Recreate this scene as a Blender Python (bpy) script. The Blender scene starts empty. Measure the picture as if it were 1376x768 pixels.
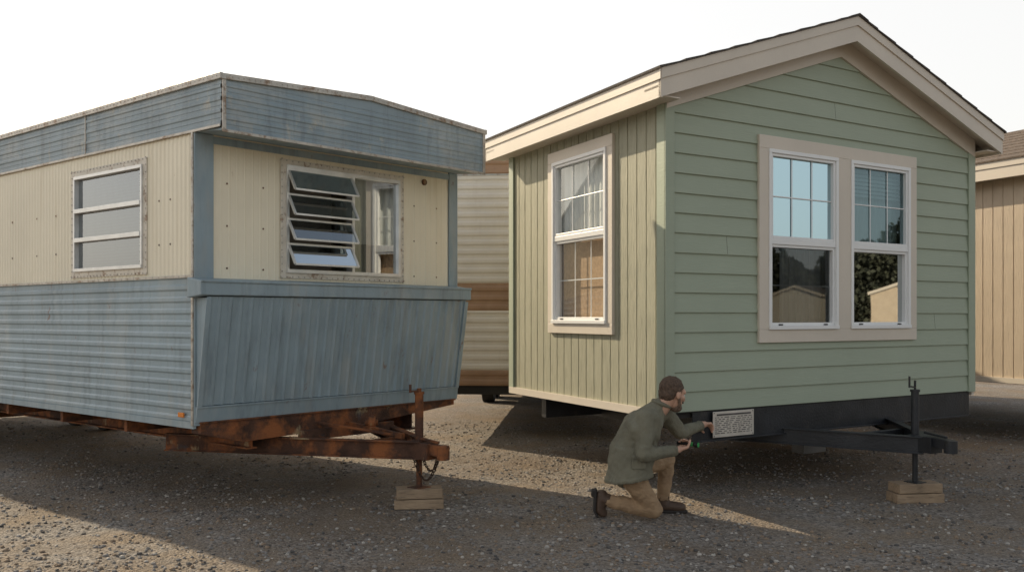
import bpy, bmesh, math, random
import numpy as np
from mathutils import Vector, Matrix, noise
random.seed(7); rng=np.random.default_rng(5)
SC=bpy.context.scene
def link(o): SC.collection.objects.link(o); return o
# ------------------------------------------------------------ materials
def nn(nt,t,**k):
    n=nt.nodes.new(t)
    for a,b in k.items(): setattr(n,a,b)
    return n
def ramp(nt,src,p0,p1,c0=(0,0,0,1),c1=(1,1,1,1)):
    r=nn(nt,'ShaderNodeValToRGB'); e=r.color_ramp.elements
    e[0].position=p0; e[1].position=p1; e[0].color=c0; e[1].color=c1
    nt.links.new(src,r.inputs[0]); return r.outputs[0]
def noi(nt,co,scale,st=(1,1,1),detail=4,rough=.55,off=(0,0,0)):
    mp=nn(nt,'ShaderNodeMapping'); mp.inputs['Scale'].default_value=st; mp.inputs['Location'].default_value=off
    nt.links.new(co,mp.inputs[0])
    n=nn(nt,'ShaderNodeTexNoise'); n.inputs['Scale'].default_value=scale; n.inputs['Detail'].default_value=detail
    n.inputs['Roughness'].default_value=rough
    nt.links.new(mp.outputs[0],n.inputs['Vector']); return n.outputs[0]
def mix(nt,f,a,b,mode='MIX'):
    m=nn(nt,'ShaderNodeMix',data_type='RGBA',blend_type=mode)
    for s,i in ((f,0),(a,6),(b,7)):
        if isinstance(s,(int,float)): m.inputs[i].default_value=s
        elif isinstance(s,tuple): m.inputs[i].default_value=(*s[:3],1)
        else: nt.links.new(s,m.inputs[i])
    return m.outputs[2]
def M(name,c,var=.15,scale=3,rough=.6,metal=0,bump=0,bscale=60,bst=(1,1,1),stains=(),spec=.5,bdist=.01):
    """stains: list of (color,scale,stretch,lo,hi,amount)"""
    m=bpy.data.materials.new(name); m.use_nodes=True; nt=m.node_tree
    p=nt.nodes['Principled BSDF']
    co=nn(nt,'ShaderNodeTexCoord').outputs['Object']
    n=noi(nt,co,scale)
    d=tuple(x*(1-var) for x in c); l=tuple(min(1,x*(1+var)) for x in c)
    col=mix(nt,ramp(nt,n,.3,.7),d,l)
    for k,(sc,ss,st,lo,hi,am) in enumerate(stains):
        f=ramp(nt,noi(nt,co,ss,st,4,.65,(k*7.3,k*3.1,k*1.7)),lo,hi,(0,0,0,1),(am,am,am,1))
        col=mix(nt,f,col,sc)
    nt.links.new(col,p.inputs['Base Color'])
    p.inputs['Roughness'].default_value=rough; p.inputs['Metallic'].default_value=metal
    p.inputs['Specular IOR Level'].default_value=spec
    if bump:
        b=nn(nt,'ShaderNodeBump'); b.inputs['Strength'].default_value=bump; b.inputs['Distance'].default_value=bdist
        nt.links.new(noi(nt,co,bscale,bst,4),b.inputs['Height']); nt.links.new(b.outputs[0],p.inputs['Normal'])
    return m
RUSTC=(.20,.08,.03)
blue=M('oxidized_blue_paint',(.275,.355,.40),.12,1.7,.5,.05,.25,25,stains=[((.45,.48,.47),3,(1,1,.35),.48,.75,.6),((.14,.175,.195),5,(2.2,2.2,.2),.50,.8,.65),((.40,.35,.27),2.2,(2,2,.35),.55,.8,.45),(RUSTC,9,(1,1,.6),.66,.75,.75)])
blue_v=M('oxidized_blue_paint_visor',(.27,.34,.38),.13,2.2,.5,.05,.25,25,stains=[((.50,.51,.48),2.2,(1,1,1.6),.48,.75,.65),((.14,.165,.18),6,(2.5,2.5,.25),.50,.8,.6),((.55,.49,.38),7,(1,1,.5),.60,.75,.65),(RUSTC,8,(2,2,.4),.67,.77,.55)])
cream=M('cream_paint_aged',(.86,.79,.62),.05,1.5,.5,0,.2,30,stains=[((.66,.55,.36),3.3,(2.5,2.5,.25),.55,.85,.5),((.34,.20,.10),14,(1,1,.6),.70,.8,.6)])
creamtop=M('roof_edge_metal',(.45,.45,.42),.2,6,.45,.5,.3,40,stains=[(RUSTC,9,(1,1,1),.56,.68,.9)])
alu=M('aged_aluminium',(.48,.45,.40),.2,9,.42,.4,.2,60,stains=[((.22,.13,.07),12,(1,1,1),.52,.66,.8)])
alu_fl=M('painted_window_flange',(.66,.61,.52),.12,9,.5,.0,.2,60,stains=[((.26,.15,.08),12,(1,1,1),.56,.68,.8)])
alu2=M('window_aluminium',(.70,.70,.68),.1,9,.35,.5)
rust=M('rusted_steel',(.080,.037,.022),.5,6,.85,.0,.8,70,stains=[((.32,.11,.035),4,(1,1,1),.46,.62,.9),((.42,.33,.19),5,(1,1,.7),.62,.70,.7),((.05,.07,.085),3,(1,1,1),.62,.7,.5)])
blacksteel=M('black_painted_steel',(.022,.024,.028),.3,5,.42,.1,.3,50,stains=[((.11,.09,.065),5,(1,1,.6),.58,.8,.4)])
rubber=M('tyre_rubber',(.022,.021,.02),.2,8,.85)
sage=M('sage_lap_siding_paint',(.352,.402,.305),.03,2.0,.55,0,.45,14,(.7,.7,9),stains=[((.40,.445,.345),6,(.6,.6,5),.5,.8,.5)],bdist=.004)
sagev=M('sage_panel_paint',(.36,.35,.255),.08,2.0,.6,0,.9,14,(7,7,.55),stains=[((.46,.43,.31),9,(5,5,.5),.52,.7,.6),((.18,.18,.12),11,(6,6,.4),.55,.72,.7)],bdist=.008)
trim=M('greige_trim_paint',(.66,.59,.50),.05,2,.5,0,.3,40,bdist=.003,stains=[((.54,.46,.37),4,(1,1,1),.55,.8,.35)])
beigev=M('beige_panel_paint',(.55,.45,.34),.08,2.0,.6,0,.8,14,(7,7,.55),stains=[((.40,.31,.23),9,(5,5,.5),.6,.75,.6)],bdist=.006)
vinyl=M('white_vinyl',(.82,.82,.81),.02,3,.35)
shingle=M('asphalt_shingles',(.085,.072,.062),.35,24,.95,0,1,90)
shingle2=M('brown_asphalt_shingles',(.15,.115,.09),.4,24,.95,0,1,90)
dark=M('dark_underside',(.03,.028,.026),.3,3,.9)
interior=M('interior_panelling',(.20,.16,.12),.2,2,.8)
curt=M('curtain_fabric',(.72,.74,.72),.06,4,.9)
curt2=M('old_curtain_fabric',(.50,.49,.45),.15,4,.9)
rod=M('blind_fabric_tan',(.50,.34,.21),.15,30,.9,bump=.5,bscale=80)
woodb=M('weathered_lumber',(.36,.26,.17),.25,3,.85,0,.7,10,(1,6,6),stains=[((.15,.11,.075),6,(1,8,8),.5,.7,.7)])
plate_m=M('engraved_plate',(.66,.62,.56),.08,8,.35,.35)
ink=M('engraved_ink',(.09,.08,.075),.2,8,.7)
brownp=M('brown_band_paint',(.38,.24,.15),.12,3,.5,0,.2,20,stains=[((.50,.37,.26),4,(1,1,.5),.5,.8,.5)])
offwhite=M('offwhite_band_paint',(.76,.72,.65),.06,2,.5,0,.2,20,stains=[((.55,.48,.4),4,(2,2,.3),.55,.85,.4)])
chainm=M('rusty_chain',(.08,.05,.035),.4,30,.7,.6)
orange=M('amber_marker_lens',(.7,.22,.03),.1,10,.25)
def glassmat(name,tint,fac,refl=(.9,.95,1),ior=1.45):
    m=bpy.data.materials.new(name); m.use_nodes=True; nt=m.node_tree
    out=nt.nodes['Material Output']; nt.nodes.remove(nt.nodes['Principled BSDF'])
    t=nn(nt,'ShaderNodeBsdfTransparent'); t.inputs[0].default_value=(*tint,1)
    g=nn(nt,'ShaderNodeBsdfGlossy'); g.inputs['Roughness'].default_value=.015; g.inputs[0].default_value=(*refl,1)
    fr=nn(nt,'ShaderNodeFresnel'); fr.inputs[0].default_value=ior
    a=nn(nt,'ShaderNodeMath',operation='ADD',use_clamp=True); a.inputs[1].default_value=fac; nt.links.new(fr.outputs[0],a.inputs[0])
    co=nn(nt,'ShaderNodeTexCoord').outputs['Object']
    b=nn(nt,'ShaderNodeBump'); b.inputs['Strength'].default_value=.02; b.inputs['Distance'].default_value=.02
    nt.links.new(noi(nt,co,1.6,detail=1),b.inputs['Height']); nt.links.new(b.outputs[0],g.inputs['Normal'])
    mx=nn(nt,'ShaderNodeMixShader'); nt.links.new(a.outputs[0],mx.inputs[0]); nt.links.new(t.outputs[0],mx.inputs[1]); nt.links.new(g.outputs[0],mx.inputs[2])
    nt.links.new(mx.outputs[0],out.inputs[0]); return m
glass=glassmat('window_glass',(.62,.74,.76),.20,(.48,.63,.68))
glass_lo=glassmat('screened_window_glass',(.42,.43,.43),.10,(.55,.58,.58))
glass_side=glassmat('side_window_glass',(.92,.93,.93),.0,(.7,.75,.78),1.13)
glass_old=glassmat('old_window_glass',(.7,.72,.70),.20)
# ------------------------------------------------------------ mesh builder
def empty(name,loc):
    e=bpy.data.objects.new(name,None); e.empty_display_size=.3; e.location=loc; return link(e)
class B:
    def __init__(s): s.v=[]; s.f=[]; s.mi=[]
    def face(s,pts,mi=0):
        k=len(s.v); s.v+= [tuple(p) for p in pts]; s.f.append(tuple(range(k,k+len(pts)))); s.mi.append(mi)
    def hexa(s,p,mi=0):
        k=len(s.v); s.v+=[tuple(q) for q in p]
        for f in ((3,2,1,0),(4,5,6,7),(0,1,5,4),(1,2,6,5),(2,3,7,6),(3,0,4,7)):
            s.f.append(tuple(k+i for i in f)); s.mi.append(mi)
    def sb(s,m,a0,a1,o0,o1,z0,z1,mi=0):
        s.hexa([m(a0,o0,z0),m(a1,o0,z0),m(a1,o1,z0),m(a0,o1,z0),m(a0,o0,z1),m(a1,o0,z1),m(a1,o1,z1),m(a0,o1,z1)],mi)
    def bar(s,p,q,w,h=None,up=(0,0,1),mi=0):
        p=Vector(p);q=Vector(q);h=h or w; d=(q-p).normalized(); u=Vector(up)
        x=d.cross(u)
        if x.length<1e-4: x=d.cross(Vector((1,0,0)))
        x.normalize(); y=x.cross(d).normalized(); x*=w/2; y*=h/2
        s.hexa([p-x-y,p+x-y,p+x+y,p-x+y,q-x-y,q+x-y,q+x+y,q-x+y],mi)
    def cyl(s,p,q,r,r2=None,n=14,mi=0):
        p=Vector(p);q=Vector(q);r2=r if r2 is None else r2; d=(q-p).normalized()
        x=d.orthogonal().normalized(); y=d.cross(x); k=len(s.v)
        for c,rr in ((p,r),(q,r2)):
            for i in range(n):
                a=2*math.pi*i/n; s.v.append(tuple(c+x*math.cos(a)*rr+y*math.sin(a)*rr))
        for i in range(n):
            j=(i+1)%n; s.f.append((k+i,k+j,k+n+j,k+n+i)); s.mi.append(mi)
        s.f.append(tuple(k+i for i in reversed(range(n)))); s.f.append(tuple(k+n+i for i in range(n))); s.mi+=[mi,mi]
    def torus(s,c,ax1,ax2,R1,R2,r,n=14,m=6):
        c=Vector(c);k=len(s.v); nrm=ax1.cross(ax2).normalized()
        for i in range(n):
            a=2*math.pi*i/n; rad=(ax1*math.cos(a)*R1+ax2*math.sin(a)*R2); rd=rad.normalized()
            for j in range(m):
                b=2*math.pi*j/m; s.v.append(tuple(c+rad+rd*math.cos(b)*r+nrm*math.sin(b)*r))
        for i in range(n):
            for j in range(m):
                s.f.append((k+i*m+j,k+((i+1)%n)*m+j,k+((i+1)%n)*m+(j+1)%m,k+i*m+(j+1)%m)); s.mi.append(0)
    def dome(s,c,nrm,r,h):
        c=Vector(c);d=Vector(nrm).normalized();x=d.orthogonal().normalized();y=d.cross(x);k=len(s.v)
        for i in range(6):
            a=math.pi*i/3; s.v.append(tuple(c+x*math.cos(a)*r+y*math.sin(a)*r))
        for i in range(6):
            a=math.pi*i/3; s.v.append(tuple(c+(x*math.cos(a)+y*math.sin(a))*r*.6+d*h))
        for i in range(6):
            j=(i+1)%6; s.f.append((k+i,k+j,k+6+j,k+6+i)); s.mi.append(0)
        s.f.append(tuple(k+6+i for i in range(6))); s.mi.append(0)
    def fin(s,name,mats,parent=None,bevel=0,smooth=False,recalc=True):
        me=bpy.data.meshes.new(name); me.from_pydata(s.v,[],s.f)
        if not isinstance(mats,(list,tuple)): mats=[mats]
        for m in mats: me.materials.append(m)
        me.polygons.foreach_set('material_index',s.mi)
        if smooth: me.polygons.foreach_set('use_smooth',[True]*len(me.polygons))
        me.update()
        if recalc:
            bm=bmesh.new(); bm.from_mesh(me); bmesh.ops.recalc_face_normals(bm,faces=bm.faces); bm.to_mesh(me); bm.free()
        o=link(bpy.data.objects.new(name,me))
        if parent:
            o.parent=parent; o.matrix_parent_inverse=Matrix.Translation(parent.location).inverted()
        if bevel:
            b=o.modifiers.new('bevel','BEVEL'); b.width=bevel; b.segments=2; b.limit_method='ANGLE'
        return o
def strips(b,m,nodes,lo,hi,holes=(),axis='z',mi=0):
    """corrugated sheet: nodes (c,off) along axis; extent lo(c)..hi(c) across; holes (c0,c1,d0,d1)"""
    lo_=lo if callable(lo) else (lambda c:lo); hi_=hi if callable(hi) else (lambda c:hi)
    cuts=sorted({c for h in holes for c in h[:2]}); N=[nodes[0]]
    for (c0,o0),(c1,o1) in zip(nodes,nodes[1:]):
        for c in cuts:
            if c0+1e-6<c<c1-1e-6: N.append((c,o0+(o1-o0)*(c-c0)/(c1-c0)))
        N.append((c1,o1))
    P=(lambda c,d,o:m(d,o,c)) if axis=='z' else (lambda c,d,o:m(c,o,d))
    for (c0,o0),(c1,o1) in zip(N,N[1:]):
        cm=(c0+c1)/2
        if hi_(cm)-lo_(cm)<1e-4: continue
        hs=sorted([(h[2],h[3]) for h in holes if h[0]<cm<h[1]])
        segs=[];s0=lo_
        for d0,d1 in hs:
            segs.append((s0,(lambda c,d=d0:d))); s0=(lambda c,d=d1:d)
        segs.append((s0,hi_))
        for sa,sbb in segs:
            b.face([P(c0,sa(c0),o0),P(c0,sbb(c0),o0),P(c1,sbb(c1),o1),P(c1,sa(c1),o1)],mi)
def ribs(c0,c1,pitch,prof,base=0):
    out=[];c=c0
    while c<c1-1e-6:
        for t,o in prof:
            cc=c+t*pitch
            if cc<c1: out.append((cc,base+o))
        c+=pitch
    out.append((c1,base)); return out
def frame(X0,Y0,U,V):
    def loc(u,v,z): return Vector((X0+U[0]*u+V[0]*v,Y0+U[1]*u+V[1]*v,z))
    return loc
def curtain(b,m,a0,a1,off,z0,z1,pitch=.07,amp=.012):
    n=int((a1-a0)/pitch*4)
    nodes=[(a0+(a1-a0)*i/n,off+amp*math.sin(i*math.pi/2+.6*math.sin(i*.7))) for i in range(n+1)]
    strips(b,m,nodes,z0,z1,axis='a')
# ------------------------------------------------------------ world, sun, camera
S=Vector((-.74,.67)).normalized(); EL=math.radians(28)
w=bpy.data.worlds.new("World"); SC.world=w; w.use_nodes=True; nt=w.node_tree
sky=nt.nodes.new('ShaderNodeTexSky'); sky.sky_type='NISHITA'; sky.sun_disc=False
sky.sun_elevation=EL; sky.sun_rotation=math.atan2(S.x,S.y); sky.air_density=1.0; sky.dust_density=4.0; sky.ozone_density=1.0
# bright morning haze: whiter toward the sun, cooler opposite, deeper overhead
co=nt.nodes.new('ShaderNodeTexCoord').outputs['Generated']
dt=nn(nt,'ShaderNodeVectorMath',operation='DOT_PRODUCT'); nt.links.new(co,dt.inputs[0]); dt.inputs[1].default_value=(S.x,S.y,0)
mr=nn(nt,'ShaderNodeMapRange',interpolation_type='SMOOTHSTEP'); nt.links.new(dt.outputs['Value'],mr.inputs[0]); mr.inputs[1].default_value=-.75; mr.inputs[2].default_value=.25
hz=mix(nt,mr.outputs[0],(4.2,4.2,4.05),(5.8,5.62,5.3))
sx=nn(nt,'ShaderNodeSeparateXYZ'); nt.links.new(co,sx.inputs[0])
mz=nn(nt,'ShaderNodeMapRange',interpolation_type='SMOOTHSTEP'); nt.links.new(sx.outputs['Z'],mz.inputs[0]); mz.inputs[1].default_value=.36; mz.inputs[2].default_value=.85
hz=mix(nt,mz.outputs[0],hz,(1.3,1.5,1.75))
sm=mix(nt,.30,(0,0,0),sky.outputs[0])
tot=mix(nt,1.0,sm,hz,'ADD')
bg=nt.nodes['Background']; nt.links.new(tot,bg.inputs[0]); bg.inputs[1].default_value=.15
sd=bpy.data.lights.new('sun','SUN'); sd.energy=5; sd.angle=math.radians(.5); sd.color=(1,.84,.60)
so=link(bpy.data.objects.new('sun',sd)); so.location=(-20,20,15)
so.rotation_euler=Vector((-S.x*math.cos(EL),-S.y*math.cos(EL),-math.sin(EL))).to_track_quat('-Z','Y').to_euler()
cd=bpy.data.cameras.new('camera'); cam=link(bpy.data.objects.new('camera',cd)); cam.location=(0,0,1.65)
cam.rotation_euler=(math.radians(90),0,0); cd.sensor_width=36; cd.lens=36*1200/1376; cd.shift_y=41/1376; cd.clip_end=1500
SC.camera=cam
SC.view_settings.view_transform='Standard'; SC.view_settings.look='None'; SC.view_settings.exposure=0
# ------------------------------------------------------------ ground
def ground_mat():
    m=bpy.data.materials.new('gravel_ground'); m.use_nodes=True; nt=m.node_tree; p=nt.nodes['Principled BSDF']
    co=nn(nt,'ShaderNodeTexCoord').outputs['Object']
    v=nn(nt,'ShaderNodeTexVoronoi'); v.inputs['Scale'].default_value=48; nt.links.new(co,v.inputs['Vector'])
    v2=nn(nt,'ShaderNodeTexVoronoi'); v2.inputs['Scale'].default_value=120; nt.links.new(co,v2.inputs['Vector'])
    sp=nn(nt,'ShaderNodeSeparateColor'); nt.links.new(v.outputs['Color'],sp.inputs[0])
    sp2=nn(nt,'ShaderNodeSeparateColor'); nt.links.new(v2.outputs['Color'],sp2.inputs[0])
    c1=ramp(nt,sp.outputs[0],.0,1,(.11,.10,.09,1),(.39,.35,.31,1))
    c2=ramp(nt,sp2.outputs[0],.0,1,(.13,.10,.073,1),(.38,.30,.22,1))
    f=ramp(nt,noi(nt,co,1.1,(1,1,1),5,.7),.42,.62)
    col=mix(nt,f,c1,c2)
    f2=ramp(nt,noi(nt,co,.45,(1,1,1),3,.6,(9,2,0)),.45,.65,(0,0,0,1),(.55,.55,.55,1))
    col=mix(nt,f2,col,(.165,.118,.078))
    nt.links.new(col,p.inputs['Base Color']); p.inputs['Roughness'].default_value=.92; p.inputs['Specular IOR Level'].default_value=.25
    b=nn(nt,'ShaderNodeBump'); b.inputs['Strength'].default_value=1; b.inputs['Distance'].default_value=.012; b.invert=True
    nt.links.new(v.outputs['Distance'],b.inputs['Height'])
    b2=nn(nt,'ShaderNodeBump'); b2.inputs['Strength'].default_value=.8; b2.inputs['Distance'].default_value=.05
    nt.links.new(noi(nt,co,5,(1,1,1),6,.7),b2.inputs['Height']); nt.links.new(b.outputs[0],b2.inputs['Normal'])
    nt.links.new(b2.outputs[0],p.inputs['Normal']); return m
g=B()
xs=sorted(set([-600,-100,-30]+[round(-10+.25*i,3) for i in range(81)]+[30,100,600])); ys=sorted(set([-600,-100,-20]+[round(2+.25*i,3) for i in range(65)]+[40,100,600]))
def gh(x,y):
    if x<-10 or x>10 or y<2 or y>18: return 0
    return .022*noise.noise(Vector((x*.7,y*.7,0)))+.010*noise.noise(Vector((x*2.3,y*2.3,5)))
for y in ys:
    for x in xs: g.v.append((x,y,gh(x,y)))
nx=len(xs)
for j in range(len(ys)-1):
    for i in range(nx-1): g.f.append((j*nx+i,j*nx+i+1,(j+1)*nx+i+1,(j+1)*nx+i)); g.mi.append(0)
g.fin('ground',ground_mat(),smooth=True)
# loose stones (one object)
def stones():
    t=(1+5**.5)/2
    iv=np.array([(-1,t,0),(1,t,0),(-1,-t,0),(1,-t,0),(0,-1,t),(0,1,t),(0,-1,-t),(0,1,-t),(t,0,-1),(t,0,1),(-t,0,-1),(-t,0,1)],float)/math.sqrt(1+t*t)
    fc=np.array([(0,11,5),(0,5,1),(0,1,7),(0,7,10),(0,10,11),(1,5,9),(5,11,4),(11,10,2),(10,7,6),(7,1,8),(3,9,4),(3,4,2),(3,2,6),(3,6,8),(3,8,9),(4,9,5),(2,4,11),(6,2,10),(8,6,7),(9,8,1)])
    n=40000; Y=4.6+(14-4.6)*rng.random(n)**1.35; X=(rng.random(n)*2-1)*.62*Y
    keep=np.array([noise.noise(Vector((x*1.1,y*1.1,3)))+.35*noise.noise(Vector((x*4,y*4,8)))+rng.random()*.9>.22 for x,y in zip(X,Y)])
    X=X[keep];Y=Y[keep];n=len(X)
    s=.004+.014*rng.random(n)**3
    Z=np.array([gh(x,y) for x,y in zip(X,Y)])
    sc=s[:,None,None]*np.stack([.8+.6*rng.random(n),.8+.6*rng.random(n),.5+.4*rng.random(n)],1)[:,None,:]
    V=iv[None]*(1+.35*(rng.random((n,12,1))-.5))*sc
    a=rng.random(n)*6.28; c,sn=np.cos(a)[:,None],np.sin(a)[:,None]
    x=V[:,:,0]*c-V[:,:,1]*sn; y=V[:,:,0]*sn+V[:,:,1]*c
    V[:,:,0]=x+X[:,None]; V[:,:,1]=y+Y[:,None]; V[:,:,2]+=(Z+s*.25)[:,None]
    F=(fc[None]+(np.arange(n)*12)[:,None,None]).reshape(-1,3)
    me=bpy.data.meshes.new('gravel_stones'); me.from_pydata(V.reshape(-1,3).tolist(),[],F.tolist())
    for nm,c in (('stone_grey',(.24,.222,.205)),('stone_light',(.42,.385,.34)),('stone_brown',(.27,.20,.14)),('stone_dark',(.09,.083,.078))):
        me.materials.append(M(nm,c,.25,40,.85))
    me.polygons.foreach_set('material_index',np.repeat(rng.choice(4,n,p=[.42,.15,.28,.15]),20).astype('i').tolist())
    link(bpy.data.objects.new('gravel_stones',me))
stones()
# ------------------------------------------------------------ shared: wheel
def wheel(b,c,ax,r=.34,w=.22):
    c=Vector(c); ax=Vector(ax).normalized()
    b.cyl(c-ax*w/2,c+ax*w/2,r,n=32,mi=0); b.cyl(c-ax*(w/2+.01),c+ax*(w/2+.01),r*.55,n=24,mi=1)
    b.cyl(c-ax*(w/2+.03),c+ax*(w/2+.03),r*.2,n=12,mi=1)
# ------------------------------------------------------------ old blue/cream trailer
def blue_trailer():
    loc=frame(-2.556,7.2,(.6797,.7335),(-.7884,.6151)); W=2.89; LEN=10.5
    P=empty('vintage_mobile_home',loc(W/2,LEN/2,0))
    side=lambda a,o,z:loc(-o,a,z); front=lambda a,o,z:loc(a,-o,z); right=lambda a,o,z:loc(W+o,a,z); rear=lambda a,o,z:loc(a,LEN+o,z)
    PH=[(0,0),(.16,.011),(.42,.011),(.58,0)]
    PV=[(0,0),(.25,.005),(.5,.005),(.75,0)]
    CH=.085; crown=lambda u:3.525+CH*max(0,1-abs(u-W/2)/(W/2+.02))
    b=B(); strips(b,side,ribs(.79,1.975,.097,PH),0,LEN); strips(b,right,ribs(.79,1.975,.097,PH),0,LEN); strips(b,rear,ribs(.79,1.975,.097,PH),0,W)
    b.fin('lower_blue_siding',blue,P)
    SW=(.76,1.96,2.07,2.95)   # a0,a1,z0,z1
    b=B(); strips(b,side,ribs(0,LEN,.062,PV),1.975,3.14,[(SW[0],SW[1],SW[2],SW[3])],axis='a')
    strips(b,right,ribs(0,LEN,.062,PV),1.975,3.14,axis='a'); strips(b,rear,ribs(0,W,.062,PV),1.975,3.14,axis='a')
    FW=(.84,2.12,2.04,2.97)
    strips(b,front,ribs(.15,2.785,.145,[(0,0),(.06,.005),(.12,0),(.5,0),(.56,.003),(.62,0)]),1.93,3.14,[FW],axis='a')
    b.fin('cream_siding',cream,P)
    b=B(); PR=[(0,0),(.1,.007),(.3,.007),(.4,0),(.6,0),(.66,.003),(.72,0)]
    for m in (side,right): strips(b,m,ribs(3.14,3.525,.096,PR,.012),-.38,LEN)
    strips(b,rear,ribs(3.14,3.525,.096,PR,.012),0,W)
    vis=lambda a,o,z:loc(a,-.38-o,z)
    k=lambda z:(W/2+.02)*max(0,1-max(0,z-3.525)/CH)-.02
    nodes=ribs(3.10,3.525,.085,PR,.004)+[(3.525+CH*i/8,.004) for i in range(1,9)]
    strips(b,vis,nodes,lambda z:W/2-k(z),lambda z:W/2+k(z))
    for i in range(12):
        u0,u1=W*i/12,W*(i+1)/12; b.face([rear(u0,.0,3.52),rear(u1,0,3.52),rear(u1,0,crown(u1)),rear(u0,0,crown(u0))])
    b.fin('roof_band_and_visor',blue_v,P)
    b=B(); b.hexa([loc(0,-.375,3.105),loc(W,-.375,3.105),loc(W,.0,3.135),loc(0,.0,3.135),loc(0,-.375,3.125),loc(W,-.375,3.125),loc(W,0,3.155),loc(0,0,3.155)]); b.fin('visor_soffit',blue,P)
    b=B()
    for i in range(14):
        u0,u1=-.03+(W+.06)*i/14,-.03+(W+.06)*(i+1)/14
        b.face([loc(u0,-.39,crown(u0)+.006),loc(u1,-.39,crown(u1)+.006),loc(u1,LEN+.02,crown(u1)+.006),loc(u0,LEN+.02,crown(u0)+.006)])
    b.fin('roof_sheet',creamtop,P)
    b=B()
    b.sb(side,-.40,LEN,.010,.034,3.500,3.548); b.sb(right,-.40,LEN,.010,.034,3.500,3.548)
    for i in range(20):
        u0,u1=-.02+(W+.04)*i/20,-.02+(W+.04)*(i+1)/20
        z0,z1=crown(u0),crown(u1)
        b.hexa([vis(u0,.0,z0-.028),vis(u1,.0,z1-.028),vis(u1,.024,z1-.028),vis(u0,.024,z0-.028),vis(u0,.0,z0+.018),vis(u1,.0,z1+.018),vis(u1,.024,z1+.018),vis(u0,.024,z0+.018)])
    b.sb(vis,-.01,.02,.0,.018,3.10,3.50); b.sb(vis,W-.02,W+.012,.0,.018,3.09,3.50)
    b.sb(vis,-.01,W+.01,.008,.018,3.088,3.112)
    b.sb(side,-.38,LEN,.018,.027,3.128,3.15)
    for s in (1.74,4.9,8.0): b.sb(side,s,s+.012,.014,.024,3.15,3.50)
    b.fin('drip_edges',alu,P,bevel=.003)
    b=B(); b.sb(front,-.016,.15,.004,.022,.77,3.13); b.sb(front,2.785,W+.012,.004,.02,.85,3.13)
    b.sb(front,.145,2.79,.006,.014,3.06,3.12)
    b.fin('corner_trim',blue,P,bevel=.003)
    b=B(); b.sb(side,-.008,.016,.012,.026,.77,3.13); b.sb(side,0,LEN,.012,.022,1.965,1.985)
    b.fin('corner_seam',alu,P)
    # ledge + skirt
    b=B(); b.hexa([front(-.07,-.0,1.80),front(W+.02,0,1.80),front(W+.02,.2,1.82),front(-.07,.2,1.82),front(-.07,0,1.965),front(W+.02,0,1.965),front(W+.02,.2,1.935),front(-.07,.2,1.935)])
    b.hexa([front(-.07,.195,1.92),front(W+.02,.195,1.92),front(W+.02,.212,1.92),front(-.07,.212,1.92),front(-.07,.195,1.94),front(W+.02,.195,1.94),front(W+.02,.212,1.945),front(-.07,.212,1.945)])
    b.fin('front_ledge',blue,P,bevel=.008)
    sk=lambda a,o,z:loc(a,-(o+.02+.15*(z-.8)/1.02),z)
    b=B(); strips(b,sk,ribs(.0,2.87,.096,[(0,0),(.12,.014),(.24,.014),(.40,0)]),.93,1.81,axis='a')
    b.sb(sk,-.01,2.88,-.02,.012,.795,.925)
    for a in (.876,2.03): b.sb(sk,a,a+.012,.004,.018,.93,1.80)
    b.sb(sk,-.012,.03,.002,.018,.925,1.80); b.sb(sk,2.84,2.885,.002,.018,.925,1.80)
    b.face([sk(0,0,.8),sk(0,0,1.8),front(0,0,1.8),front(0,0,.8)]); b.face([sk(2.88,0,.8),sk(2.88,0,1.8),front(2.88,0,1.8),front(2.88,0,.8)])
    b.sb(sk,-.01,2.88,.012,.02,.91,.925)
    b.fin('front_skirt',blue,P,bevel=.002)
    b=B(); b.sb(side,0,LEN,-.01,.016,.745,.80); b.fin('bottom_rail',blue,P)
    # rivets
    b=B(); nF=-Vector((-.7884,.6151,0)); nS=-Vector((.6797,.7335,0))
    for i in range(58): b.dome(vis(.02+i*.05,.024,crown(.02+i*.05)-.004),nF,.006,.004)
    for i in range(110): b.dome(side(-.35+i*.06,.034,3.525),nS,.006,.004)
    for i in range(30): b.dome(side(.004,.026,.82+i*.078),nS,.007,.004)
    for i in range(12): b.dome(vis(.006,.018,3.13+i*.033),nF,.006,.004)
    for i in range(60): b.dome(side(.1+i*.1,.023,1.975),nS,.006,.003)
    for a0,a1,z0,z1,m,nr in ((.70,2.02,2.01,3.01,side,nS),(.785,2.175,1.985,3.025,front,nF)):
        n=int((a1-a0)/.06)
        for i in range(n+1):
            for z in (z0+.012,z1-.012): b.dome(m(a0+(a1-a0)*i/n,.016,z),nr,.007,.006)
        n=int((z1-z0)/.06)
        for i in range(n+1):
            for a in (a0+.012,a1-.012): b.dome(m(a,.016,z0+(z1-z0)*i/n),nr,.007,.006)
    b.fin('rivets',alu,P)
    b=B()
    for a in (.35,.52,2.35,2.75,3.3):
        for z in (2.25,2.62): b.dome(side(a,.006,z),nS,.010,.004)
    for a in (.28,.62,2.32,2.62):
        for z in (2.05,2.40,2.75): b.dome(front(a,.004,z),nF,.009,.004)
    b.fin('screw_heads',rust,P)
    b=B(); b.cyl(front(2.45,0,3.0),front(2.45,.02,3.0),.03,n=16); b.fin('vent_cap',rust,P)
    b=B(); b.sb(side,.12,.2,.016,.03,.83,.87); b.fin('marker_lamp',orange,P,bevel=.004)
    def flange(m,a0,a1,z0,z1,t,name):
        b=B(); o=(.007,.015)
        b.sb(m,a0,a1,*o,z1-t,z1); b.sb(m,a0,a1,*o,z0,z0+t); b.sb(m,a0,a0+t,*o,z0+t,z1-t); b.sb(m,a1-t,a1,*o,z0+t,z1-t)
        b.fin(name,alu_fl,P)
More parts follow.
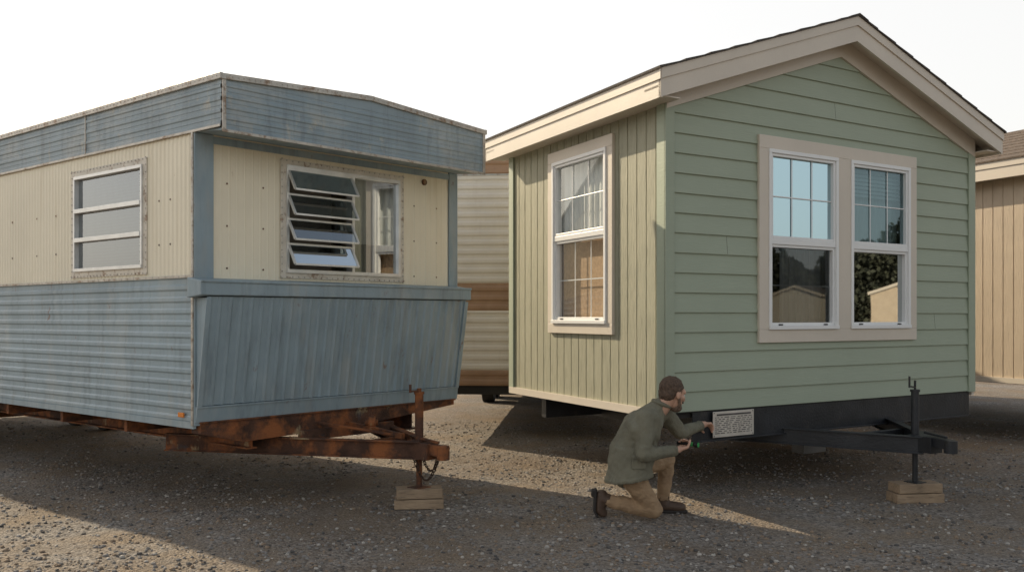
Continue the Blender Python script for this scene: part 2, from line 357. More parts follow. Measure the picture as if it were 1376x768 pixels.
    flange(side,.70,2.02,2.01,3.01,.065,'side_window_flange'); flange(front,.785,2.175,1.985,3.025,.06,'front_window_flange')
    b=B(); a0,a1,z0,z1=SW
    b.sb(side,a0,a1,-.05,.03,z1-.025,z1+.005); b.sb(side,a0,a1,-.05,.035,z0-.005,z0+.025)
    b.sb(side,a0-.003,a0+.022,-.05,.03,z0+.025,z1-.025); b.sb(side,a1-.022,a1+.003,-.05,.03,z0+.025,z1-.025)
    for z in (2.63,2.36): b.sb(side,a0+.022,a1-.022,-.02,.035,z-.02,z+.02)
    b.fin('side_window_frame',alu2,P,bevel=.003)
    b=B(); b.face([side(a0,-.012,z0),side(a1,-.012,z0),side(a1,-.012,z1),side(a0,-.012,z1)]); b.fin('side_window_glass',glass_old,P)
    b=B()
    for i in range(34): z=z1+.02-i*.028; b.face([side(a0-.02,-.075,z-.020),side(a1+.02,-.075,z-.020),side(a1+.02,-.088,z),side(a0-.02,-.088,z)])
    b.fin('side_window_blinds',M('aged_blinds',(.16,.155,.145),.15,4,.8),P)
    # front window
    b=B(); a0,a1,z0,z1=FW; mid=1.54
    b.sb(front,a0,a1,-.05,.03,z1-.025,z1+.006); b.sb(front,a0,a1,-.05,.035,z0-.006,z0+.025)
    b.sb(front,a0-.003,a0+.022,-.05,.03,z0+.025,z1-.025); b.sb(front,a1-.022,a1+.003,-.05,.03,z0+.025,z1-.025)
    b.sb(front,mid,mid+.03,-.05,.03,z0+.025,z1-.025)
    gl=B(); n=4; top=z1-.03; h=(z1-z0-.06)/n
    for i in range(n):
        zt=top-i*h; zb=zt-h*.97; ot,ob=.015,.115
        A0,A1=a0+.02,mid
        p=[front(A0,ot,zt),front(A1,ot,zt),front(A1,ob,zb+.03),front(A0,ob,zb+.03)]
        gl.face(p)
        for q,r in ((0,1),(1,2),(2,3),(3,0)): b.bar(p[q],p[r],.022,.016)
    b.fin('front_window_frame',alu2,P)
    gl.fin('awning_panes',glassmat('awning_glass',(.55,.60,.62),.34,(.70,.78,.84)),P)
    b=B(); b.face([front(mid+.03,-.01,z0),front(a1,-.01,z0),front(a1,-.01,z1),front(mid+.03,-.01,z1)]); b.fin('front_fixed_glass',glass_old,P)
    b=B(); curtain(b,front,mid+.05,a1+.1,-.1,z0+.3,z1+.1,.09,.014); b.fin('front_curtain',curt2,P,smooth=True)
    b=B(); b.sb(front,a0-.1,mid+.02,-.30,-.29,z0-.1,z1+.1); b.fin('insect_screen',interior,P)
    b=B(); b.sb(lambda a,o,z:loc(a,o,z),.06,W-.06,.6,LEN-.1,.95,.97); b.sb(lambda a,o,z:loc(a,o,z),.3,W-.06,2.9,2.95,.97,3.1); b.fin('interior_partition',interior,P)
    m=lambda a,o,z:loc(a,o,z)
    b=B(); b.sb(m,.02,W-.02,.03,LEN-.02,.74,.80); b.fin('floor_underside',dark,P)
    b=B()
    for u in (.55,W-.55):
        b.sb(m,u-.05,u+.05,.05,LEN-.3,.52,.535); b.sb(m,u-.05,u+.05,.05,LEN-.3,.725,.74); b.sb(m,u-.006,u+.006,.05,LEN-.3,.535,.725)
    for v in np.arange(1.2,LEN,1.2): b.sb(m,.08,W-.08,v,v+.05,.62,.735)
    b.hexa([loc(.03,-.03,.70),loc(.42,-.03,.60),loc(.42,.10,.60),loc(.03,.10,.70),loc(.03,-.03,.795),loc(.42,-.03,.795),loc(.42,.10,.795),loc(.03,.10,.795)])
    b.hexa([loc(.42,-.03,.60),loc(1.75,-.03,.64),loc(1.75,.10,.64),loc(.42,.10,.60),loc(.42,-.03,.795),loc(1.75,-.03,.795),loc(1.75,.10,.795),loc(.42,.10,.795)])
    b.hexa([loc(1.75,-.03,.64),loc(2.84,-.03,.74),loc(2.84,.10,.74),loc(1.75,.10,.64),loc(1.75,-.03,.795),loc(2.84,-.03,.80),loc(2.84,.10,.80),loc(1.75,.10,.795)])
    b.sb(m,.02,2.85,-.045,-.028,.785,.80)
    for us,vs in ((.30,.95),(2.5,.95)):
        st=loc(us,vs,.53); sg=.04 if us>1.5 else -.04
        for dz in (-.07,.07): b.bar(st+Vector((0,0,dz)),loc(1.49+sg,-1.0,.505+dz),.075,.012)
        b.bar(st,loc(1.49+sg,-1.0,.505),.012,.14)
    b.bar(loc(.95,-.05,.60),loc(2.0,-.05,.60),.05,.09)
    b.bar(loc(1.22,-.45,.52),loc(1.78,-.45,.52),.05,.07)
    b.bar(loc(1.49,0,.66),loc(1.49,-.75,.60),.04,.05)
    b.bar(loc(1.15,-.05,.70),loc(1.5,-.7,.60),.02,.02)
    b.fin('steel_chassis',rust,P,bevel=.003)
    b=B()
    b.bar(loc(1.49,-.86,.50),loc(1.49,-1.1,.50),.15,.14); b.bar(loc(1.49,-1.06,.52),loc(1.49,-1.24,.51),.09,.09)
    b.cyl(loc(1.49,-1.22,.44),loc(1.49,-1.22,.56),.055); b.bar(loc(1.49,-.95,.60),loc(1.49,-1.17,.58),.03,.02)
    b.cyl(loc(1.49,-.30,.69),loc(1.54,-.34,.69),.055,n=18); b.cyl(loc(1.47,-.28,.69),loc(1.555,-.355,.69),.03,n=12)
    b.fin('ball_coupler',rust,P,bevel=.006)
    b=B(); j=(1.5,-.93)
    b.cyl(loc(*j,.17),loc(*j,.60),.026,n=16); b.cyl(loc(*j,.42),loc(*j,.98),.037,n=16); b.cyl(loc(*j,.98),loc(*j,1.0),.045,n=16)
    b.bar(loc(*j,1.01),loc(j[0]-.12,j[1]-.02,1.01),.014); b.cyl(loc(j[0]-.12,j[1]-.02,1.0),loc(j[0]-.12,j[1]-.02,1.07),.012)
    b.cyl(loc(*j,1.0),loc(*j,1.03),.02); b.sb(m,j[0]-.07,j[0]+.07,j[1]-.07,j[1]+.07,.172,.18)
    b.sb(m,j[0]-.06,j[0]+.06,j[1]-.06,j[1]+.06,.57,.585)
    b.fin('tongue_jack',rust,P)
    b=B()
    def chain(p,q,sag,n):
        p=Vector(p);q=Vector(q);pts=[p.lerp(q,i/n)-Vector((0,0,sag*(1-(2*i/n-1)**2))) for i in range(n+1)]
        for i in range(n):
            c=(pts[i]+pts[i+1])/2; d=(pts[i+1]-pts[i]); l=d.length; d.normalize()
            o=d.orthogonal().normalized(); o2=d.cross(o); s=o if i%2 else o2
            b.torus(c,d,s,l*.68,l*.42,.0045,12,5)
    chain(loc(1.42,-.95,.46),loc(1.49,-1.16,.45),.20,16); chain(loc(1.56,-.9,.46),loc(1.50,-1.16,.45),.13,14)
    b.fin('safety_chains',chainm,P,smooth=True)
    b=B()
    for v in (6.5,7.4):
        for u in (.28,W-.28): wheel(b,loc(u,v,.33),loc(1,0,0)-loc(0,0,0))
        b.cyl(loc(.2,v,.33),loc(W-.2,v,.33),.04,mi=1)
    b.fin('wheels',[rubber,rust],P)
    return loc
Lloc=blue_trailer()
def blocks(loc,u,v,rot,L=.42):
    P=loc(u,v,0)
    E=empty('wood_cribbing',P); k=0
    for lay,zz in ((0,.0),(1,.088)):
        for d in (-.052,.05):
            b=B(); r=rot+(0.03 if lay else -.02)+random.uniform(-.02,.02); c,s=math.cos(r),math.sin(r)
            hl=L/2*(1 if lay==0 else .93); f=lambda a,o,z:Vector((P.x+c*a-s*o,P.y+s*a+c*o,z))
            b.sb(f,-hl,hl,d-.046,d+.046,zz+.004,zz+.086); k+=1
            b.fin('timber_%d'%k,woodb,E,bevel=.006)
blocks(Lloc,1.5,-.93,.12)
# ------------------------------------------------------------ gabled homes
def gable_home(name,loc,W,DEP,front_kind,mats,roofmat=None,windows=True,zb=.83):
    msiding,mpanel,mtrim=mats; roofmat=roofmat or shingle
    P=empty(name,loc(W/2,DEP/2,0)); A=W/2; SL=.345; ZA=4.52; E=.237; FO=.23
    rt=lambda u:ZA-SL*abs(u-A)
    side=lambda a,o,z:loc(-o,a,z); front=lambda a,o,z:loc(a,-o,z); right=lambda a,o,z:loc(W+o,a,z); rear=lambda a,o,z:loc(a,DEP+o,z)
    ztop=ZA-.10
    lo=lambda z:max(0,A-(ztop-z)/SL); hi=lambda z:min(W,A+(ztop-z)/SL)
    FWs=[(1.20,2.16,1.53,3.19),(2.35,3.29,1.53,3.19)]; SWn=(.88,1.92,1.58,3.24)
    if front_kind=='lap':
        b=B(); nodes=[];z=zb
        while z<ztop:
            z1=min(z+.171,ztop); nodes+=[(z,.021),(z+.004,.0215),(z1,.005)]; z=z1
        strips(b,front,nodes,lo,hi,[(h[2],h[3],h[0],h[1]) for h in FWs] if windows else [])
        b.fin('lap_siding',msiding,P)
        b=B()
        for u,k in ((2.15,16),(3.75,4),(.7,8)):
            z=zb+.171*k; b.hexa([front(u,.0,z+.006),front(u+.003,.0,z+.006),front(u+.003,.0222,z+.006),front(u,.0222,z+.006),front(u,0,z+.165),front(u+.003,0,z+.165),front(u+.003,.0065,z+.165),front(u,.0065,z+.165)])
        b.fin('board_joints',ink,P)
    GP=[(0,0),(.9,0),(.915,-.008),(.985,-.008)]
    b=B()
    strips(b,side,ribs(0,DEP,.145,GP,.006),zb,3.52,[SWn] if windows else [],axis='a')
    strips(b,right,ribs(0,DEP,.145,GP,.006),zb,3.52,axis='a')
    gz=lambda c:rt(c)-.1
    strips(b,rear,ribs(0,W,.145,GP,.006)+[],zb,gz,axis='a')
    if front_kind!='lap': strips(b,front,ribs(0,W,.145,GP,.006),zb,gz,axis='a')
    b.fin('panel_siding',mpanel,P)
    b=B()
    b.sb(side,-.028,.10,.008,.030,zb-.01,3.46); b.sb(front,-.030,.07,.012,.034,zb-.01,3.48); b.sb(front,W-.09,W+.03,.012,.034,zb-.01,3.48)
    b.sb(right,-.03,.1,.008,.03,zb-.01,3.46); b.sb(side,DEP-.09,DEP+.02,.008,.028,zb-.01,3.46)
    b.fin('corner_boards',mpanel if front_kind!='lap' else msiding,P,bevel=.003)
    b=B(); b.sb(side,-.01,DEP,-.01,.036,zb-.05,zb+.02); b.sb(right,-.01,DEP,-.01,.036,zb-.05,zb+.02)
    for sgn in (-1,1):
        u0,u1=A,A+sgn*(A+.02)
        o0,o1,t0,t1=.010,.038,.13,.335
        b.hexa([front(u0,o0,rt(u0)-t1),front(u1,o0,rt(u1)-t1),front(u1,o1,rt(u1)-t1),front(u0,o1,rt(u0)-t1),front(u0,o0,rt(u0)-t0),front(u1,o0,rt(u1)-t0),front(u1,o1,rt(u1)-t0),front(u0,o1,rt(u0)-t0)])
        u1=A+sgn*(A+E)
        for (v0,v1,t0,t1) in ((-FO,-FO+.03,.0,.235),(-FO-.014,-FO-.001,-.0,.085),(DEP+FO-.03,DEP+FO,.0,.235)):
            b.hexa([loc(u0,v0,rt(u0)-t1),loc(u1,v0,rt(u1)-t1),loc(u1,v1,rt(u1)-t1),loc(u0,v1,rt(u0)-t1),loc(u0,v0,rt(u0)-t0),loc(u1,v0,rt(u1)-t0),loc(u1,v1,rt(u1)-t0),loc(u0,v1,rt(u0)-t0)])
        for v0,v1 in ((-FO+.032,.0),(DEP,DEP+FO-.032)):
            b.hexa([loc(u0,v0,rt(u0)-.15),loc(u1,v0,rt(u1)-.15),loc(u1,v1,rt(u1)-.15),loc(u0,v1,rt(u0)-.15),loc(u0,v0,rt(u0)-.13),loc(u1,v0,rt(u1)-.13),loc(u1,v1,rt(u1)-.13),loc(u0,v1,rt(u0)-.13)])
        ue=A+sgn*(A+E); ui=ue-sgn*.025; ze=rt(ue)
        m=lambda a,o,z:loc(a,o,z)
        b.sb(m,min(ue,ui),max(ue,ui),-FO+.002,DEP+FO-.002,ze-.235,ze-.004)
        uo=ue+sgn*.013; b.sb(m,min(ue+sgn*.001,uo),max(ue+sgn*.001,uo),-FO-.01,DEP+FO,ze-.09,ze-.002)
        uw=A+sgn*A; b.sb(m,min(ui,uw),max(ui,uw),-FO+.033,DEP+FO-.033,ze-.215,ze-.205)
    b.fin('fascia_and_soffit',mtrim,P)
    b=B()
    for sgn in (-1,1):
        n=9; ue=A+sgn*(A+E+.03)
        for i in range(n):
            a=ue+(A-ue)*i/n; c=ue+(A-ue)*(i+1)/n
            b.hexa([loc(a,-FO-.03,rt(a)+.002),loc(c,-FO-.03,rt(c)+.002),loc(c,DEP+FO+.03,rt(c)+.002),loc(a,DEP+FO+.03,rt(a)+.002),
                    loc(a,-FO-.03,rt(a)+.022),loc(c,-FO-.03,rt(c)+.012),loc(c,DEP+FO+.03,rt(c)+.012),loc(a,DEP+FO+.03,rt(a)+.022)])
    for sgn in (-1,1):
        u1=A+sgn*.13
        b.hexa([loc(A,-FO-.034,rt(A)+.012),loc(u1,-FO-.034,rt(u1)+.012),loc(u1,DEP+FO+.034,rt(u1)+.012),loc(A,DEP+FO+.034,rt(A)+.012),loc(A,-FO-.034,rt(A)+.024),loc(u1,-FO-.034,rt(u1)+.022),loc(u1,DEP+FO+.034,rt(u1)+.022),loc(A,DEP+FO+.034,rt(A)+.024)])
    b.fin('shingle_roof',roofmat,P)
    def dh(m,a0,a1,z0,z1,rail,nm,cols=3,gu=glass,gl_=glass_lo):
        b=B(); o0,o1=-.06,.055
        b.sb(m,a0,a1,o0,o1,z1-.035,z1); b.sb(m,a0,a1,o0,o1+.01,z0,z0+.035); b.sb(m,a0,a0+.035,o0,o1,z0+.035,z1-.035); b.sb(m,a1-.035,a1,o0,o1,z0+.035,z1-.035)
        i0,i1=a0+.035,a1-.035
        b.sb(m,i0,i1,-.03,.044,rail-.028,rail+.022)
        for s0,s1,oo in ((z0+.035,rail-.028,(-.025,.03)),(rail+.022,z1-.035,(-.01,.04))):
            b.sb(m,i0,i0+.028,*oo,s0,s1); b.sb(m,i1-.028,i1,*oo,s0,s1); b.sb(m,i0+.028,i1-.028,*oo,s0,s0+.028); b.sb(m,i0+.028,i1-.028,*oo,s1-.026,s1)
        z_a,z_b=rail+.05,z1-.061; j0,j1=i0+.028,i1-.028; zm=(z_a+z_b)/2
        for k in range(1,cols):
            u=j0+(j1-j0)*k/cols; b.sb(m,u-.006,u+.006,.008,.014,z_a,z_b)
        b.sb(m,j0,j1,.0075,.0145,zm-.006,zm+.006)
        z_c,z_d=z0+.063,rail-.056
        b.fin(nm+'_frame',vinyl,P,bevel=.003)
        b=B()
        for k in range(1,cols):
            u=j0+(j1-j0)*k/cols; b.sb(m,u-.006,u+.006,-.026,-.020,z_c,z_d)
        b.sb(m,j0,j1,-.0265,-.0195,(z_c+z_d)/2-.006,(z_c+z_d)/2+.006)
        b.fin(nm+'_lower_grille',vinyl,P)
        b=B(); b.face([m(j0-.01,.003,z_a-.01),m(j1+.01,.003,z_a-.01),m(j1+.01,.003,z_b+.01),m(j0-.01,.003,z_b+.01)])
        b.fin(nm+'_upper_glass',gu,P)
        b=B(); b.face([m(j0-.01,-.012,z0+.05),m(j1+.01,-.012,z0+.05),m(j1+.01,-.012,rail-.04),m(j0-.01,-.012,rail-.04)])
        b.fin(nm+'_lower_glass',gl_,P)
        b=B(); 
        for k in (.15,.85): u=i0+(i1-i0)*k; b.sb(m,u-.025,u+.025,.03,.04,z0+.038,z0+.05)
        b.fin(nm+'_latches',dark,P)
    if windows:
        for k,(a0,a1,z0,z1) in enumerate(FWs): dh(front,a0,a1,z0,z1,2.345,'front_window_%d'%(k+1))
        b=B(); curtain(b,front,FWs[0][0]+.35,FWs[0][1]+.05,-.16,1.50,3.3,.09,.012); curtain(b,front,FWs[1][0]+.30,FWs[1][1]+.05,-.16,1.50,3.3,.09,.012)
        b.fin('front_curtains',curt,P)
        b=B()
        for wdw in FWs:
            for i in range(9): z=3.18-i*.04; b.face([front(wdw[0],-.085,z),front(wdw[1],-.085,z),front(wdw[1],-.105,z+.03),front(wdw[0],-.105,z+.03)])
        b.fin('front_blinds',curt,P)
        dh(side,*SWn[:4],2.45,'side_window',3,glass_side,glass_side)
        b=B(); b.face([side(.85,-.08,1.5),side(1.95,-.08,1.5),side(1.95,-.08,2.46),side(.85,-.08,2.46)]); b.fin('side_window_shade',rod,P)
        b=B(); curtain(b,side,.85,1.95,-.10,2.40,3.3,.1,.012); b.fin('side_window_sheer',curt,P)
        b=B(); o=(.012,.045); T=(1.08,3.40,1.41,3.31)
        b.sb(front,T[0],T[1],*o,FWs[0][3],T[3]); b.sb(front,T[0],T[1],*o,T[2],FWs[0][2])
        b.sb(front,T[0],FWs[0][0],*o,FWs[0][2],FWs[0][3]); b.sb(front,FWs[1][1],T[1],*o,FWs[0][2],FWs[0][3]); b.sb(front,FWs[0][1],FWs[1][0],*o,FWs[0][2],FWs[0][3])
        a0,a1,z0,z1=SWn; o=(.008,.042)
        b.sb(side,a0-.10,a1+.10,*o,z1,z1+.11); b.sb(side,a0-.10,a1+.10,*o,z0-.10,z0); b.sb(side,a0-.10,a0,*o,z0,z1); b.sb(side,a1,a1+.10,*o,z0,z1)
        b.fin('window_casings',mtrim,P,bevel=.004)
        b=B(); m=lambda a,o,z:loc(a,o,z); b.sb(m,.05,W-.05,.05,DEP-.05,zb+.02,zb+.04); b.sb(m,.05,W-.05,DEP-.35,DEP-.33,zb+.04,3.5); b.fin('interior',interior,P)
    m=lambda a,o,z:loc(a,o,z)
    b=B(); b.sb(m,.02,W-.02,.03,DEP-.02,zb-.06,zb-.002); b.fin('floor_underside',dark,P)
    return P,front,side
Rloc=frame(1.311,7.6,(.8531,.5218),(-.4460,.8950))
P,rf,rs=gable_home('sage_manufactured_home',Rloc,4.44,2.95,'lap',(sage,sagev,trim))
b=B(); m=lambda a,o,z:Rloc(a,o,z)
b.sb(m,.30,4.40,.0,.016,.56,.825); b.sb(m,.0,4.40,.0,.09,.815,.828); b.sb(m,.30,4.40,-.02,.06,.553,.565)
for u in (.9,3.54): b.sb(m,u-.05,u+.05,.1,2.9,.52,.74)
b.sb(m,.1,4.34,2.3,2.4,.55,.76)
for us in (.95,3.5):
    sg=-.04 if us<2 else .04; st=Rloc(us,.7,.55); en=Rloc(2.22+sg,-1.0,.52)
    b.bar(st,en,.016,.15)
    for dz in (-.07,.07): b.bar(st+Vector((0,0,dz)),en+Vector((0,0,dz)),.075,.012)
b.bar(Rloc(1.75,-.4,.53),Rloc(2.7,-.4,.53),.05,.08); b.bar(Rloc(2.22,-.86,.53),Rloc(2.22,-1.1,.53),.15,.14)
b.bar(Rloc(2.22,-1.06,.56),Rloc(2.22,-1.26,.55),.09,.08); b.cyl(Rloc(2.22,-1.24,.48),Rloc(2.22,-1.24,.59),.055); b.bar(Rloc(2.22,-.98,.63),Rloc(2.22,-1.2,.61),.03,.02)
b.fin('steel_chassis',blacksteel,P,bevel=.003)
b=B(); j=(2.22,-.88)
b.cyl(Rloc(*j,.17),Rloc(*j,.62),.024,n=16); b.cyl(Rloc(*j,.45),Rloc(*j,.98),.034,n=16); b.cyl(Rloc(*j,.98),Rloc(*j,1.0),.042,n=16)
b.cyl(Rloc(*j,.99),Rloc(*j,1.08),.010); b.bar(Rloc(*j,1.02),Rloc(j[0]-.08,j[1],1.03),.014); b.cyl(Rloc(j[0]-.08,j[1],1.02),Rloc(j[0]-.08,j[1],1.12),.009)
b.sb(m,j[0]-.07,j[0]+.07,j[1]-.07,j[1]+.07,.172,.18)
b.fin('tongue_jack',blacksteel,P)
blocks(Rloc,2.22,-.88,.12,.44)
conc=M('concrete_block',(.22,.21,.20),.15,8,.9,0,.5,60); b=B()
for u in (3.54,):
    for v in (1.6,2.7):
        for zz in (0,.2): b.sb(m,u-.2,u+.2,v-.1,v+.1,zz+.003,zz+.197)
        b.sb(m,u-.15,u+.15,v-.08,v+.08,.40,.52)
b.fin('support_piers',conc,P,bevel=.006)
# data plate
DP=empty('data_plate',rf(.77,.03,.70)); b=B()
b.sb(rf,.516,1.02,.026,.031,.585,.812); b.fin('plate',plate_m,DP,bevel=.002)
b=B()
b.sb(rf,.56,.98,.0325,.0335,.775,.79)
for r in range(9):
    z=.757-r*.0175; a=.54
    while a<.99:
        l=random.uniform(.015,.06); l=min(l,.995-a); b.sb(rf,a,a+l,.0325,.0332,z,z+.0065*random.uniform(.8,1.2)); a+=l+random.uniform(.008,.03)
for a in (.53,1.006):
    for z in (.597,.8): b.dome(rf(a,.031,z),rf(0,1,0)-rf(0,0,0),.006,.004)
b.fin('engraved_text',ink,DP)
Nloc=frame(7.05,10.6,(.895,.446),(-.4460,.8950))
gable_home('beige_manufactured_home',Nloc,4.44,9.5,'panel',(beigev,beigev,trim),roofmat=shingle2,windows=False)
# ------------------------------------------------------------ banded trailer behind
def banded():
    loc=frame(-1.25,12.1,(.9965,-.0837),(.0837,.9965)); W=3.05; LEN=9
    P=empty('banded_travel_trailer',loc(W/2,LEN/2,0))
    faces=[(lambda a,o,z:loc(a,-o,z),W),(lambda a,o,z:loc(-o,a,z),LEN),(lambda a,o,z:loc(W+o,a,z),LEN),(lambda a,o,z:loc(a,LEN+o,z),W)]
    PH=[(0,0),(.2,.014),(.5,.014),(.7,0)]
    for nm,z0,z1,mt in (('bottom_band',.72,.93,brownp),('lower_siding',.93,1.73,offwhite),('mid_band',1.73,2.10,brownp),('upper_siding',2.10,3.56,offwhite),('roof_band',3.56,3.84,brownp)):
        b=B()
        for m,l in faces: strips(b,m,ribs(z0,z1,.125,PH),0,l)
        b.fin(nm,mt,P)
    b=B()
    for m,l in faces: b.sb(m,-.03,l+.03,.0,.03,3.83,3.87); b.sb(m,0,l,.012,.02,3.545,3.565)
    b.sb(lambda a,o,z:loc(a,o,z),0,W,0,LEN,3.80,3.85); b.fin('roof_edge',creamtop,P)
    b=B(); b.sb(lambda a,o,z:loc(a,o,z),.02,W-.02,.02,LEN-.02,.60,.73)
    b.fin('chassis_frame',dark,P)
    b=B()
    for v in (5.4,6.3):
        for u in (.35,W-.35): wheel(b,loc(u,v,.33),loc(1,0,0)-loc(0,0,0))
    b.fin('wheels',[rubber,dark],P)
banded()
# ------------------------------------------------------------ far side of the lot (seen in the window glass)
f1=frame(72,-16,(.1,-.995),(.995,.1)); gable_home('cream_manufactured_home',f1,4.4,9,'panel',(cream,cream,trim),windows=False)
f2=frame(74,7,(.1,-.995),(.995,.1)); gable_home('tan_manufactured_home',f2,4.4,9,'panel',(beigev,beigev,trim),windows=False)
f4=frame(78,-2,(.1,-.995),(.995,.1)); gable_home('grey_manufactured_home',f4,4.4,9,'panel',(alu_fl,alu_fl,trim),windows=False)
f3=frame(66,-26,(.1,-.995),(.995,.1)); gable_home('white_manufactured_home',f3,4.4,9,'panel',(offwhite,offwhite,trim),windows=False)
leafm=M('foliage_mass',(.040,.045,.028),.4,2,.8)
b=B()
tt=lambda a:9.5+4*noise.noise(Vector((a*9,0,0)))+2.5*noise.noise(Vector((a*40,2,0)))+1.2*noise.noise(Vector((a*140,4,0)))
N_=900
for i in range(N_):
    a0,a1=-1.6+2.2*i/N_,-1.6+2.2*(i+1)/N_
    b.face([(100*math.cos(a0),100*math.sin(a0),0),(100*math.cos(a1),100*math.sin(a1),0),(100*math.cos(a1),100*math.sin(a1),tt(a1)-.8),(100*math.cos(a0),100*math.sin(a0),tt(a0)-.8)])
for i in range(34000):
    a=random.uniform(-.5,.12) if i%4 else random.uniform(-1.6,.6); R=random.uniform(95,99.5)
    x,y,z=R*math.cos(a),R*math.sin(a),random.random()**.7*tt(a); s=random.uniform(.10,.26)
    d=Vector((random.gauss(0,1),random.gauss(0,1),random.gauss(0,1))).normalized(); o=d.orthogonal().normalized()*s; o2=d.cross(o)
    c=Vector((x,y,z+.2)); b.face([c-o-o2,c+o-o2*.7,c+o*.8+o2,c-o*.9+o2*.8])
b.fin('distant_tree_line',leafm,recalc=False)
# ------------------------------------------------------------ kneeling man
_n=48; _g=math.pi*(3-5**.5); SPH=[Vector((math.sqrt(1-(1-2*(i+.5)/_n)**2)*math.cos(_g*i),math.sqrt(1-(1-2*(i+.5)/_n)**2)*math.sin(_g*i),1-2*(i+.5)/_n)) for i in range(_n)]
def hull(b,pts):
    bm=bmesh.new(); vs=[bm.verts.new(p) for p in pts]
    r=bmesh.ops.convex_hull(bm,input=vs)
    bmesh.ops.delete(bm,geom=list({g for g in r['geom_interior']+r['geom_unused'] if isinstance(g,bmesh.types.BMVert)}),context='VERTS')
    bm.verts.index_update(); k=len(b.v); b.v+=[tuple(v.co) for v in bm.verts]
    for f in bm.faces: b.f.append(tuple(k+v.index for v in f.verts)); b.mi.append(0)
    bm.free()
def cap(b,p,q,r,r2=None): 
    r2=r if r2 is None else r2; p=Vector(p);q=Vector(q); hull(b,[p+s*r for s in SPH]+[q+s*r2 for s in SPH])
def ell(b,c,r,mat=None):
    c=Vector(c); pts=[]
    for s in SPH:
        v=Vector((s.x*r[0],s.y*r[1],s.z*r[2])); 
        if mat: v=mat@v
        pts.append(c+v)
    hull(b,pts)
def body(b,name,mt,P,vox,sm=4,disp=None):
    o=b.fin(name,mt,P)
    r=o.modifiers.new('remesh','REMESH'); r.mode='VOXEL'; r.voxel_size=vox; r.use_smooth_shade=True
    s=o.modifiers.new('smooth','SMOOTH'); s.iterations=sm; s.factor=.5
    if disp:
        t=bpy.data.textures.new(name+'_folds','CLOUDS'); t.noise_scale=disp[0]; t.noise_depth=3
        d=o.modifiers.new('folds','DISPLACE'); d.texture=t; d.strength=disp[1]; d.mid_level=.5; d.texture_coords='GLOBAL'
    return o
MP=empty('kneeling_man',(1.05,7.25,0))
jack=M('canvas_jacket',(.185,.172,.122),.14,7,.9,0,1,13,(1.6,1.6,.8),stains=[((.24,.235,.18),9,(1,1,1),.52,.72,.5),((.09,.09,.07),5,(1,1,1),.58,.75,.5)],bdist=.022)
pants=M('khaki_work_trousers',(.36,.24,.14),.14,9,.9,0,1,16,(1,1,1.6),stains=[((.22,.14,.09),6,(1,1,1),.55,.75,.6)],bdist=.018)
leather=M('boot_leather',(.09,.055,.036),.25,14,.6,0,.4,60); solem=M('boot_sole',(.035,.03,.027),.2,14,.85)
skin=M('skin',(.56,.33,.23),.08,14,.5,0,.15,120,bdist=.001)
hairm=M('brown_hair',(.10,.062,.040),.4,60,.75,0,1,180,bdist=.004)
beardm=M('greying_beard',(.17,.115,.08),.4,70,.8,0,1,180,bdist=.004)
b=B()
cap(b,(.945,7.24,.43),(.955,7.23,.56),.175,.17); cap(b,(.955,7.23,.56),(1.04,7.20,.74),.165,.165); 
cap(b,(1.04,7.15,.74),(1.10,7.12,.84),.145,.085); cap(b,(1.05,7.27,.74),(1.20,7.36,.86),.14,.085)
cap(b,(1.04,7.20,.74),(1.16,7.24,.88),.16,.09); cap(b,(1.075,7.1,.845),(1.245,7.38,.868),.078,.078)
cap(b,(1.0,7.22,.48),(1.03,7.22,.62),.15,.15)
cap(b,(1.062,7.09,.842),(1.03,6.99,.57),.082,.062); cap(b,(1.03,6.99,.57),(1.285,7.10,.585),.064,.046)
cap(b,(1.25,7.38,.865),(1.41,7.47,.68),.078,.060); cap(b,(1.41,7.47,.68),(1.60,7.63,.715),.060,.044)
cap(b,(1.17,7.24,.905),(1.205,7.235,.935),.075,.068)
def ring(c,rx,ry,n=28,tx=0): return [Vector((c[0]+rx*math.cos(2*math.pi*i/n),c[1]+ry*math.sin(2*math.pi*i/n),c[2]+tx*math.cos(2*math.pi*i/n))) for i in range(n)]
hull(b,ring((.965,7.215,.60),.165,.165)+ring((.945,7.205,.345),.192,.205,tx=.03))
hull(b,ring((.945,7.205,.37),.197,.210,tx=.03)+ring((.945,7.205,.340),.197,.210,tx=.03))
body(b,'jacket',jack,MP,.009,3,(.09,.020))
b=B()
for (c_,w_,h_) in (((1.00,7.022,.50),.055,.05),((1.00,7.016,.545),.060,.014)):
    b.hexa([(c_[0]-w_,c_[1]-.010,c_[2]-h_),(c_[0]+w_,c_[1]-.004,c_[2]-h_),(c_[0]+w_,c_[1]+.03,c_[2]-h_),(c_[0]-w_,c_[1]+.03,c_[2]-h_),(c_[0]-w_,c_[1]-.008,c_[2]+h_),(c_[0]+w_,c_[1]-.002,c_[2]+h_),(c_[0]+w_,c_[1]+.03,c_[2]+h_),(c_[0]-w_,c_[1]+.03,c_[2]+h_)])
b.fin('jacket_pocket',jack,MP,bevel=.006)
b=B(); a1=Vector((.94,0,-.35)); a2=Vector((0,1,0))
b.torus(Vector((1.212,7.235,.945)),a1,a2,.072,.068,.017,20,8)
for w_,e_ in (((1.29,7.102,.585),(1.03,6.99,.57)),((1.605,7.635,.716),(1.41,7.47,.68))):
    dd=(Vector(w_)-Vector(e_)).normalized(); x=dd.orthogonal().normalized(); b.torus(w_,x,dd.cross(x),.037,.037,.011,16,8)
b.fin('collar_and_cuffs',jack,MP,smooth=True)
b=B()
cap(b,(.94,7.20,.40),(.98,7.33,.40),.13,.13)
cap(b,(.95,7.17,.38),(1.14,7.20,.105),.105,.075); cap(b,(1.14,7.20,.095),(.80,7.29,.145),.076,.055)
